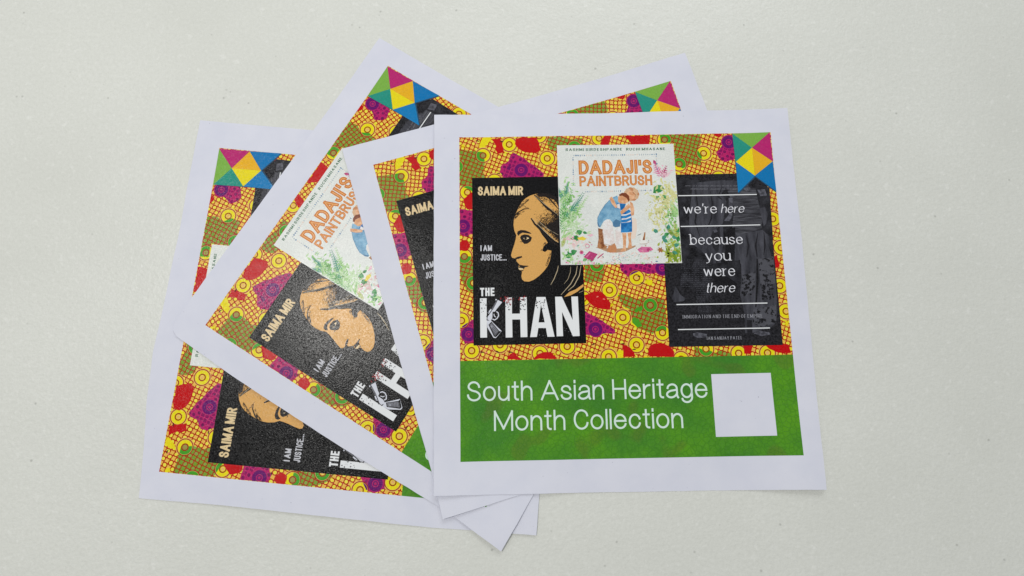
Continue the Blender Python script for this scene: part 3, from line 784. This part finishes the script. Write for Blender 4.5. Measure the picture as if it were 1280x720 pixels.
# =================================================================== picture-book cover (centre, on top)
d_ = art('picture_book_cover', None, 96, 'pale picture book cover with orange title')
M_WC = mottled('picture_book_ground', (210, 213, 207), (220, 221, 215), 40, .3, .7)
d_.poly([(88.7, -9.0), (195.1, -8.9), (195.4, -120.1), (88.7, -120.0)], M_WC)
random.seed(11)
w_ = art('watercolour_foliage', 'picture_book_cover', 99, stuff=True)
def leafp(x, y, an, l, w, mat, A=None):
    A = A or w_
    ca, sa = math.cos(an), math.sin(an)
    pts = [(0, 0), (l * .3, w * .5), (l * .65, w * .42), (l, 0), (l * .65, -w * .42), (l * .3, -w * .5)]
    q = [(x + ca * u - sa * v, y + sa * u + ca * v) for u, v in pts]
    q = clip_convex(q, [(89.0, -119.8), (195.1, -119.8), (194.9, -9.2), (89.0, -9.2)])
    if len(q) > 2: A.poly(q, mat)
def frond(x, y, an, L, ll, mat, n=14, curve=.0):
    for i in range(n):
        t = i / n; a2 = an + curve * t; px_ = x + math.cos(a2) * L * t; py_ = y + math.sin(a2) * L * t; k = ll * (1 - .75 * t) * (.6 + .4 * min(1, t * 5))
        leafp(px_, py_, a2 + .8, k, k * .22, mat); leafp(px_, py_, a2 - .8, k, k * .22, mat)
    leafp(x, y, an + curve * .5, L, 1.0, mat)
LGR = [I('leaf_pale', 184, 208, 166), mottled('leaf_light', (128, 180, 102), (172, 206, 144), 240), mottled('leaf_mid', (84, 150, 80), (134, 184, 124), 260), mottled('leaf_deep', (42, 122, 60), (80, 152, 92), 260), I('leaf_sea', 70, 140, 116), I('leaf_olive', 160, 170, 70), I('leaf_straw', 204, 202, 140), I('leaf_moss', 110, 140, 40)]
PK = [I('pink_pale', 226, 180, 190), I('pink_mid', 205, 110, 150), I('pink_deep', 176, 60, 110), I('blush', 232, 205, 196)]
# washes
for cx, cy, rx, ry, m_, n in ((97, -74, 8, 20, LGR[0], 60), (98, -60, 8, 14, LGR[1], 50), (95, -112, 8, 6, LGR[1], 26), (185, -58, 13, 13, LGR[6], 110), (190, -80, 8, 15, LGR[1], 80), (186, -68, 9, 12, LGR[6], 60), (100, -84, 10, 14, LGR[0], 90), (98, -70, 9, 16, LGR[1], 60), (188, -104, 8, 10, LGR[5], 50), (140, -112, 44, 6, PK[3], 40), (104, -100, 10, 8, PK[3], 30), (176, -76, 8, 12, LGR[6], 60), (186, -112, 10, 8, LGR[5], 50), (191, -112, 5, 8, LGR[7], 26), (184, -34, 10, 8, PK[0], 16), (97, -98, 5, 5, PK[0], 14), (190, -100, 6, 10, LGR[1], 30)):
    for i in range(n):
        t = random.gauss(0, .5), random.gauss(0, .5)
        leafp(cx + t[0] * rx, cy + t[1] * ry, random.uniform(0, 6.3), random.uniform(2, 5), random.uniform(.8, 2.0), m_)
for i in range(26):
    leafp(89.2, -58 - i * 1.6, random.uniform(.1, 1.3), random.uniform(9, 17), random.uniform(.7, 1.3), random.choice((LGR[1], LGR[2], LGR[1], LGR[0])))
frond(91, -82, 1.25, 34, 6, LGR[2]); frond(90, -88, 1.45, 42, 6.5, LGR[2], 18); frond(94, -78, .85, 30, 6.5, LGR[4], 16, .1); frond(96, -84, .95, 34, 5.5, LGR[1], 16); frond(95, -58, 1.4, 15, 4, LGR[4]); frond(92, -60, 1.9, 13, 4, LGR[4]); frond(92, -96, .6, 24, 4, LGR[0], 14); frond(90, -104, 1.2, 14, 3.5, LGR[5])
for x, y, an, l, w, m_ in ((103, -92, .4, 6.5, 5, LGR[3]), (109, -90.5, -.3, 4.5, 2.6, LGR[3]), (104, -93, -1.9, 7, 5, LGR[3]), (97, -110, .4, 7, 5, LGR[3]), (93, -111, -.4, 6, 4.5, LGR[3]), (99, -112, 2.4, 6, 3.6, LGR[3]), (108, -117, .6, 6, 3, LGR[2]), (114, -117, .4, 5, 2.6, LGR[2])):
    leafp(x, y, an, l, w, m_)
for x, y in ((94, -70), (97, -67), (96.5, -77), (97.5, -108)):
    for q in range(5): leafp(x, y, q * 1.26, 1.7, 1.1, I('petal', 236, 240, 236))
# right side
w_.zc += 1
w_.poly([mm(x, y) for x, y in ((816.5, 241), (817.5, 234), (822, 230.5), (828, 231.5), (830.5, 236), (826, 240), (820, 241.5))], LGR[3])
w_.poly([mm(x, y) for x, y in ((819, 248), (821, 244.5), (824.5, 245), (824, 248.5), (820.5, 250))], LGR[3]); w_.poly([mm(x, y) for x, y in ((827, 244.5), (830, 243.5), (834, 244.5), (833, 249), (829.5, 250))], LGR[3])
for i in range(120):
    t = random.uniform(0, 6.3), random.random() ** .5; x = 175 + 9 * t[1] * math.cos(t[0]); y = -72 + 15 * t[1] * math.sin(t[0])
    leafp(x, y, random.uniform(0, 6), .9, .7, random.choice((LGR[5], LGR[6], I('seed', 196, 176, 110), LGR[6])))
frond(181, -40, 1.9, 15, 6, PK[1], 7); frond(183, -41, 1.2, 13, 5, PK[2], 6); frond(184, -40, .5, 9, 4, PK[0], 6); leafp(176, -24, -1.2, 6, 2.6, PK[2])
frond(193, -60, 2.1, 14, 5, LGR[6]); frond(194, -78, 1.9, 16, 6, LGR[1]); frond(193, -98, 1.7, 16, 5, LGR[5]); frond(190, -96, 2.2, 13, 4, LGR[7])
for i, (x, y) in enumerate(((176, -92), (181, -95), (185, -90), (188, -96), (192, -92), (184, -101), (189, -105), (193, -101), (187, -110), (179, -98))):
    leafp(x, y, (2.6, .4, 1.4, -.3, .6)[i % 5], 5.5, 3.6, (LGR[4], LGR[3], LGR[4])[i % 3])
for i in range(12): leafp(183 + i * 1.0, -119.5, 1.1 + (i % 5) * .25, 10 + (i % 4) * 2, 2.6, (LGR[7], LGR[5], LGR[7])[i % 3])
for q in range(6): leafp(177, -108, q * 1.05, 3.0, 1.5, I('rust_leaf', 160, 104, 60))

b_ = art('dotted_frame', 'picture_book_cover', 108, stuff=True)
rn = random.Random(2)
FB = [I('frame_blue', 96, 130, 160), I('frame_grey', 176, 184, 186), I('frame_blush', 214, 196, 184)]
def row(p, q, n, sz):
    for i in range(n):
        t = (i + .5) / n; x, y = mm(p[0] + (q[0] - p[0]) * t, p[1] + (q[1] - p[1]) * t)
        m_ = FB[(0, 2, 1)[int((t * 6.5) % 3)]] if rn.random() < .85 else FB[1]
        a_, b2 = rn.uniform(.25, .5) * sz, rn.uniform(.5, .9) * sz
        b_.poly([(x - a_, y - b2), (x + a_, y - b2), (x + a_, y + b2), (x - a_, y + b2)], m_)
        if rn.random() < .5: b_.poly([(x - a_ * 2, y - .2), (x + a_ * 2, y - .2), (x + a_ * 2, y + .2), (x - a_ * 2, y + .2)], m_)
row((716, 194.5), (822, 192.3), 40, 1.0); row((716.2, 196), (716.8, 232), 14, .9); row((820.6, 194), (822, 212), 8, .9); row((731, 239.5), (777, 238.6), 18, 1.0); row((796, 238), (815, 237.6), 8, 1.0)
t_ = art('author_lettering', 'picture_book_cover', 108)
GD = I('dark_green_lettering', 58, 104, 74)
text(t_, 'RASHMI SIRDESHPANDE', mm(707.1, 189.1), mm(778.2, 187.9), 2.9, .7, GD, gap=.24, serif=True, nib=R(20))
text(t_, 'RUCHI MHASANE', mm(783, 187.9), mm(832.2, 187.2), 2.9, .7, GD, gap=.24, serif=True, nib=R(20))
t_ = art('title_lettering', 'picture_book_cover', 112)
OR = I('orange_edge', 196, 116, 46); ORI = I('orange_inner', 226, 164, 104)
text(t_, "DADAJI'S", mm(723.6, 218.3), mm(815.8, 216.6), 13.5, 2.9, OR, gap=.055, inner=(.26, ORI))
text(t_, 'PAINTBRUSH', mm(724.5, 232.9), mm(815.8, 231.2), 9.7, 1.85, OR, gap=.06, inner=(.2, ORI))

g_ = art('hugging_figures', 'picture_book_cover', 122)
Zg = lambda p: zoomed(745, 240, 8, p)
BR = mottled('figure_brown', (122, 72, 42), (176, 124, 84), 330); SK = mottled('figure_skin', (204, 146, 104), (224, 176, 138), 260); SK2 = I('figure_skin_shade', 190, 130, 90); BL = mottled('tunic_blue', (92, 142, 174), (134, 176, 200), 170, .35, .65); BD = I('tunic_shade', 78, 118, 150); TR = mottled('trouser_white', (216, 204, 198), (236, 228, 222), 200)
ST = mottled('shorts_blue', (22, 96, 158), (52, 132, 190), 260); HR = I('hair_brown', 120, 62, 36); GH = I('curly_hair', 206, 168, 132); SH = I('ground_shadow', 176, 140, 110)
g_.poly(Zg([(360, 250), (405, 270), (412, 360), (395, 460), (360, 470)]), I('warm_wash', 232, 214, 198))
g_.poly(Zg([(-5, 552), (60, 545), (150, 570), (330, 555), (395, 530), (398, 545), (290, 596), (200, 606), (120, 600), (60, 575)]), SH)
g_.poly(Zg([(22, 360), (72, 372), (78, 520), (118, 545), (92, 566), (30, 560), (14, 545), (26, 470)]), BR)
g_.poly(Zg([(195, 372), (248, 350), (262, 545), (200, 542)]), TR)
g_.poly(Zg([(80, 285), (130, 272), (166, 320), (178, 420), (190, 512), (140, 532), (80, 522), (66, 400)]), TR)
g_.poly(Zg([(212, 32), (170, 52), (128, 84), (92, 124), (44, 196), (14, 262), (14, 318), (26, 348), (44, 352), (60, 320), (78, 290), (110, 270), (140, 272), (164, 300), (172, 340), (196, 350), (236, 344), (252, 300), (256, 200), (236, 90)]), BL)
g_.poly(Zg([(170, 300), (200, 270), (246, 290), (240, 344), (196, 352), (174, 342)]), BD)
g_.poly(Zg([(14, 300), (22, 300), (40, 345), (30, 350), (18, 330)]), BD)
g_.poly(Zg([(190, 512), (208, 560), (204, 602), (140, 606), (112, 590), (126, 534), (150, 534)]), SK2)
gc = Zg([(356, 20)])[0]
for i in range(11):
    an = i * .57; g_.disc((gc[0] + 4.6 * math.cos(an), gc[1] + 4.2 * math.sin(an)), 2.5, GH if i % 3 else SK2, 9)
g_.disc((gc[0] - .6, gc[1] - .8), 4.2, SK, 14)
g_.stroke([(gc[0] + 1, gc[1] + 2), (gc[0] + 3.4, gc[1] - .5), (gc[0] + 3.0, gc[1] - 3)], .5, BR)
g_.poly(Zg([(134, 62), (158, 44), (178, 72), (200, 120), (222, 150), (196, 160), (160, 118)]), SK)
g_.poly(Zg([(340, 92), (368, 110), (384, 170), (380, 230), (352, 236), (345, 160)]), SK)
g_.poly(Zg([(212, 110), (300, 116), (288, 150), (262, 182), (212, 158)]), ST)
g_.poly(Zg([(212, 122), (236, 114), (244, 168), (214, 156)]), TR)
g_.poly(Zg([(250, 250), (264, 214), (330, 172), (348, 190), (362, 304), (254, 318)]), ST)
for y in (205, 245, 285):
    g_.poly(Zg([(258, y + 18), (300, y + 16), (350, y - 6), (352, y + 8), (300, y + 28), (256, y + 32)]), TR)
g_.poly(Zg([(242, 196), (290, 150), (330, 112), (346, 150), (300, 190), (256, 226)]), SK)
g_.poly(Zg([(222, 44), (262, 26), (306, 44), (326, 98), (290, 116), (240, 110), (220, 92)]), SK)
g_.poly(Zg([(230, 24), (262, 6), (300, 8), (330, 36), (338, 78), (328, 98), (308, 60), (262, 34), (236, 40)]), HR)
g_.poly(Zg([(250, 308), (362, 298), (362, 396), (310, 402), (250, 404)]), ST)
g_.poly(Zg([(262, 410), (306, 408), (302, 500), (298, 590), (262, 594), (244, 588), (272, 560), (270, 480)]), SK)
g_.poly(Zg([(316, 406), (356, 402), (352, 480), (362, 552), (334, 564), (320, 556), (330, 500)]), SK)
g_.stroke(Zg([(70, 400), (80, 520), (140, 532), (190, 512)]), .35, SH); g_.stroke(Zg([(14, 262), (44, 196), (92, 124), (150, 66)]), .3, BD)

s_ = art('painted_toys', 'picture_book_cover', 112, stuff=True)
Zs = lambda p: zoomed(680, 230, 6, p)
s_.poly(Zs([(296, 548), (340, 502), (404, 524), (362, 580)]), PK[2]); s_.poly(Zs([(312, 546), (342, 514), (350, 518), (322, 552)]), PK[1])
s_.poly(Zs([(398, 554), (444, 518), (450, 522), (404, 560)]), PK[2])
s_.poly(Zs([(248, 404), (290, 392), (318, 408), (300, 424), (262, 418)]), I('toy_yellow', 222, 200, 70)); s_.poly(Zs([(320, 382), (360, 372), (372, 384), (350, 396)]), PK[0])
s_.disc(Zs([(282, 512)])[0], 1.9, PK[1], 9); s_.disc(Zs([(282, 512)])[0], 1.0, PK[2], 8)
s_.ring(Zs([(326, 464)])[0], 1.8, .5, PK[1], 12)
s_.poly(Zs([(700, 490), (730, 470), (800, 470), (822, 492), (780, 512), (720, 512)]), PK[1]); s_.disc(Zs([(784, 492)])[0], 1.6, PK[2], 9)
s_.poly(Zs([(722, 410), (748, 388), (764, 400), (770, 446), (724, 448)]), I('toy_white', 236, 232, 224)); s_.poly(Zs([(740, 420), (754, 360), (762, 362), (758, 420)]), BR)
s_.stroke(Zs([(720, 448), (772, 448)]), .5, BR); s_.stroke(Zs([(702, 384), (730, 372)]), .5, DG)
for i in range(95):
    x = random.uniform(200, 860); y = random.uniform(395, 598)
    if 385 < x < 690 and y < 500: continue
    l = random.uniform(2, 9); an = random.uniform(-.6, .6)
    m_ = random.choice((PK[0], PK[1], LGR[2], BD, BR, PK[3], LGR[0], SH, DG, PK[0]))
    s_.stroke(Zs([(x - l * math.cos(an), y - l * math.sin(an)), (x + l * math.cos(an), y + l * math.sin(an))]), random.uniform(.3, .9), m_)
for i in range(50):
    x = random.gauss(595, 40); y = random.gauss(552, 18)
    s_.stroke(Zs([(x, y), (x + 4, y + 3)]), .35, random.choice((BD, LGR[2], BD)))
for i in range(40):
    x = random.uniform(140, 850); y = random.uniform(584, 601)
    s_.disc(Zs([(x, min(y, 600))])[0], random.uniform(.5, 1.1), random.choice((PK[0], LGR[1], LGR[0], PK[1])), 7)

# =================================================================== ribbon emblem
FAC = traced([(916, 166.3), (962.2, 165.2), (920.4, 201.6), (966.4, 201.2), (940.7, 184), (944.4, 219), (923.3, 240), (970.9, 238.4)])
TL, TR_, ML, MR, CE, BO, BLc, BRc = FAC
rb = art('ribbon_emblem', None, 104, 'folded ribbon emblem in the corner')
SHW = I('ribbon_shadow', 36, 70, 96)
off = lambda p, dx, dy: (p[0] + dx, p[1] + dy)
rb.poly([TL, TR_, BRc, off(BRc, -.4, -1.2), off(BO, .3, -1.6), off(BLc, .4, -1.1), BLc], SHW)
for nm, pts, col, z in (('ribbon_facet', [TL, TR_, CE], (118, 168, 66), 94), ('ribbon_facet', [TL, CE, ML], (34, 138, 120), 94), ('ribbon_facet', [TR_, MR, CE], (176, 34, 104), 94),
                 ('ribbon_facet', [CE, BO, ML], (224, 206, 20), 94), ('ribbon_facet', [CE, MR, BO], (222, 168, 30), 94), ('ribbon_facet', [ML, BO, BLc], (14, 116, 172), 94), ('ribbon_facet', [MR, BRc, BO], (8, 110, 168), 94)):
    f = art(nm, 'ribbon_emblem', z + 14, {(118, 168, 66): 'light green top facet', (34, 138, 120): 'teal facet', (176, 34, 104): 'magenta facet', (224, 206, 20): 'yellow facet', (222, 168, 30): 'orange facet', (14, 116, 172): 'blue tail nearest the cloth pattern', (8, 110, 168): 'blue tail at the paper edge'}[col])
    cx = sum(p[0] for p in pts) / 3; cy = sum(p[1] for p in pts) / 3
    f.poly([(p[0] + (cx - p[0]) * .004, p[1] + (cy - p[1]) * .004) for p in pts], I('ribbon_ink', *col))
    f.stroke([pts[0], pts[1], pts[2], pts[0]], .22, I('ribbon_fold', *[int(v * .85 + 20) for v in col]))
    f.v = [(x, y, zz) for x, y, zz in f.v]

for q in ARTS: q.proto()

# =================================================================== build the four posters
LABELS = {
 'A': 'topmost poster, lying straight and fully in view, with its green title banner uncovered',
 'B': 'slightly tilted poster directly beneath the topmost one, its left strip and far corner showing',
 'C': 'steeply tilted poster with greyish sheen on its black cover, one corner pointing at the viewer',
 'D': 'bottommost poster, turned on its side at the left, most of it covered by the others',
}
def build_mesh(name, k, V, F, MI, mats, zoff, parent, per_z=True):
    s = SHEETS[k]
    Z, Zx, Zy = sample(k, V[:, :2])
    P = np.c_[V[:, 0] * .001 * s['f'], V[:, 1] * .001 * s['f'], Z + (zoff + (V[:, 2] if per_z else 0)) * 1e-6]
    me = bpy.data.meshes.new(name); me.from_pydata(P.tolist(), [], F)
    for m in mats: me.materials.append(m)
    me.polygons.foreach_set('material_index', MI); me.polygons.foreach_set('use_smooth', [True] * len(F))
    me.update()
    N = np.c_[-Zx, -Zy, np.ones(len(V))]; N /= np.linalg.norm(N, axis=1)[:, None]
    me.normals_split_custom_set_from_vertices(N.tolist())
    o = bpy.data.objects.new(name, me); C.objects.link(o)
    if parent: o.parent = parent
    return o

def resample(poly, step=8):
    out = []
    for i, p in enumerate(poly):
        q = poly[(i + 1) % len(poly)]; n = max(1, int(math.dist(p, q) / step))
        out += [(p[0] + (q[0] - p[0]) * t / n, p[1] + (q[1] - p[1]) * t / n) for t in range(n)]
    return out
for k, s in enumerate(SHEETS):
    root = bpy.data.objects.new('poster', None); C.objects.link(root)
    root.empty_display_size = .02
    root.location = (s['loc'][0], s['loc'][1], 0); root.rotation_euler = (0, 0, s['a'])
    root['label'] = LABELS[s['key']]; root['category'] = 'poster'; root['group'] = 'fanned pile of printed posters on the desk'
    # paper: upper face follows the net, thin body below it
    rnd = random.Random(k)
    outl = [(x + rnd.uniform(-.12, .12), y + rnd.uniform(-.12, .12)) for x, y in resample(s['out'])]
    pa = Art('paper', None, 0); pa.poly(outl, PAPER); pa.proto()
    V, F, MI = pa.p
    n = len(V)
    from collections import Counter
    ec = Counter(); 
    for f in F:
        for i in range(len(f)): ec[(f[i], f[(i + 1) % len(f)])] += 1
    side = [(a, b) for (a, b) in ec if (b, a) not in ec]
    V2 = np.vstack([V, V]); V2[n:, 2] = -95
    F2 = F + [[i + n for i in reversed(f)] for f in F] + [[b, a, a + n, b + n] for a, b in side]
    Z, Zx, Zy = sample(k, V2[:, :2])
    P = np.c_[V2[:, 0] * .001 * s['f'], V2[:, 1] * .001 * s['f'], Z + V2[:, 2] * 1e-6]
    me = bpy.data.meshes.new('paper'); me.from_pydata(P.tolist(), [], F2); me.materials.append(PAPER)
    sm = [True] * (2 * len(F)) + [False] * len(side); me.polygons.foreach_set('use_smooth', sm); me.update()
    N = np.c_[-Zx, -Zy, np.ones(len(V2))]; N /= np.linalg.norm(N, axis=1)[:, None]; N[n:] *= -1
    ln = []
    for pi, f in enumerate(F2):
        if pi < 2 * len(F): ln += [tuple(N[i]) for i in f]
        else: ln += [(0, 0, 0)] * len(f)
    me.normals_split_custom_set(ln)
    o = bpy.data.objects.new('paper', me); C.objects.link(o); o.parent = root
    tops = {}
    for q in ARTS:
        V, F, MI = q.p
        # print the photograph shows nothing of, well under the upper sheets, is left out
        Wp = to_world(s, V[:, :2] * .001 * s['f']); hid = np.zeros(len(V), bool)
        for u in SHEETS[k + 1:]: hid |= sdist(Wp, u['world']) > .003
        if hid.all(): continue
        par = root if q.parent is None else tops.get(q.parent)
        if par is None: continue
        # drop faces deep under the upper sheets
        keep = [i for i, f in enumerate(F) if not all(hid[j] for j in f)]
        if q.parent is None: keep = list(range(len(F)))
        used = sorted({j for i in keep for j in F[i]}); mp = {j: i for i, j in enumerate(used)}
        o = build_mesh(q.name, k, V[used], [[mp[j] for j in F[i]] for i in keep], [MI[i] for i in keep], q.mats, q.z, par)
        if q.parent is None: tops[q.name] = o
        if q.label: o['label'] = q.label
        if q.stuff and q.name in ('ink_fleck', 'quote_lines', 'dotted_frame', 'watercolour_foliage', 'painted_toys'): o['kind'] = 'stuff'
print('layers', [(q.name, round(q.z), round(q.z + max(v[2] for v in q.v), 1)) for q in ARTS])
print('tris', sum(len(o.data.polygons) for o in S.objects if o.type == 'MESH'))
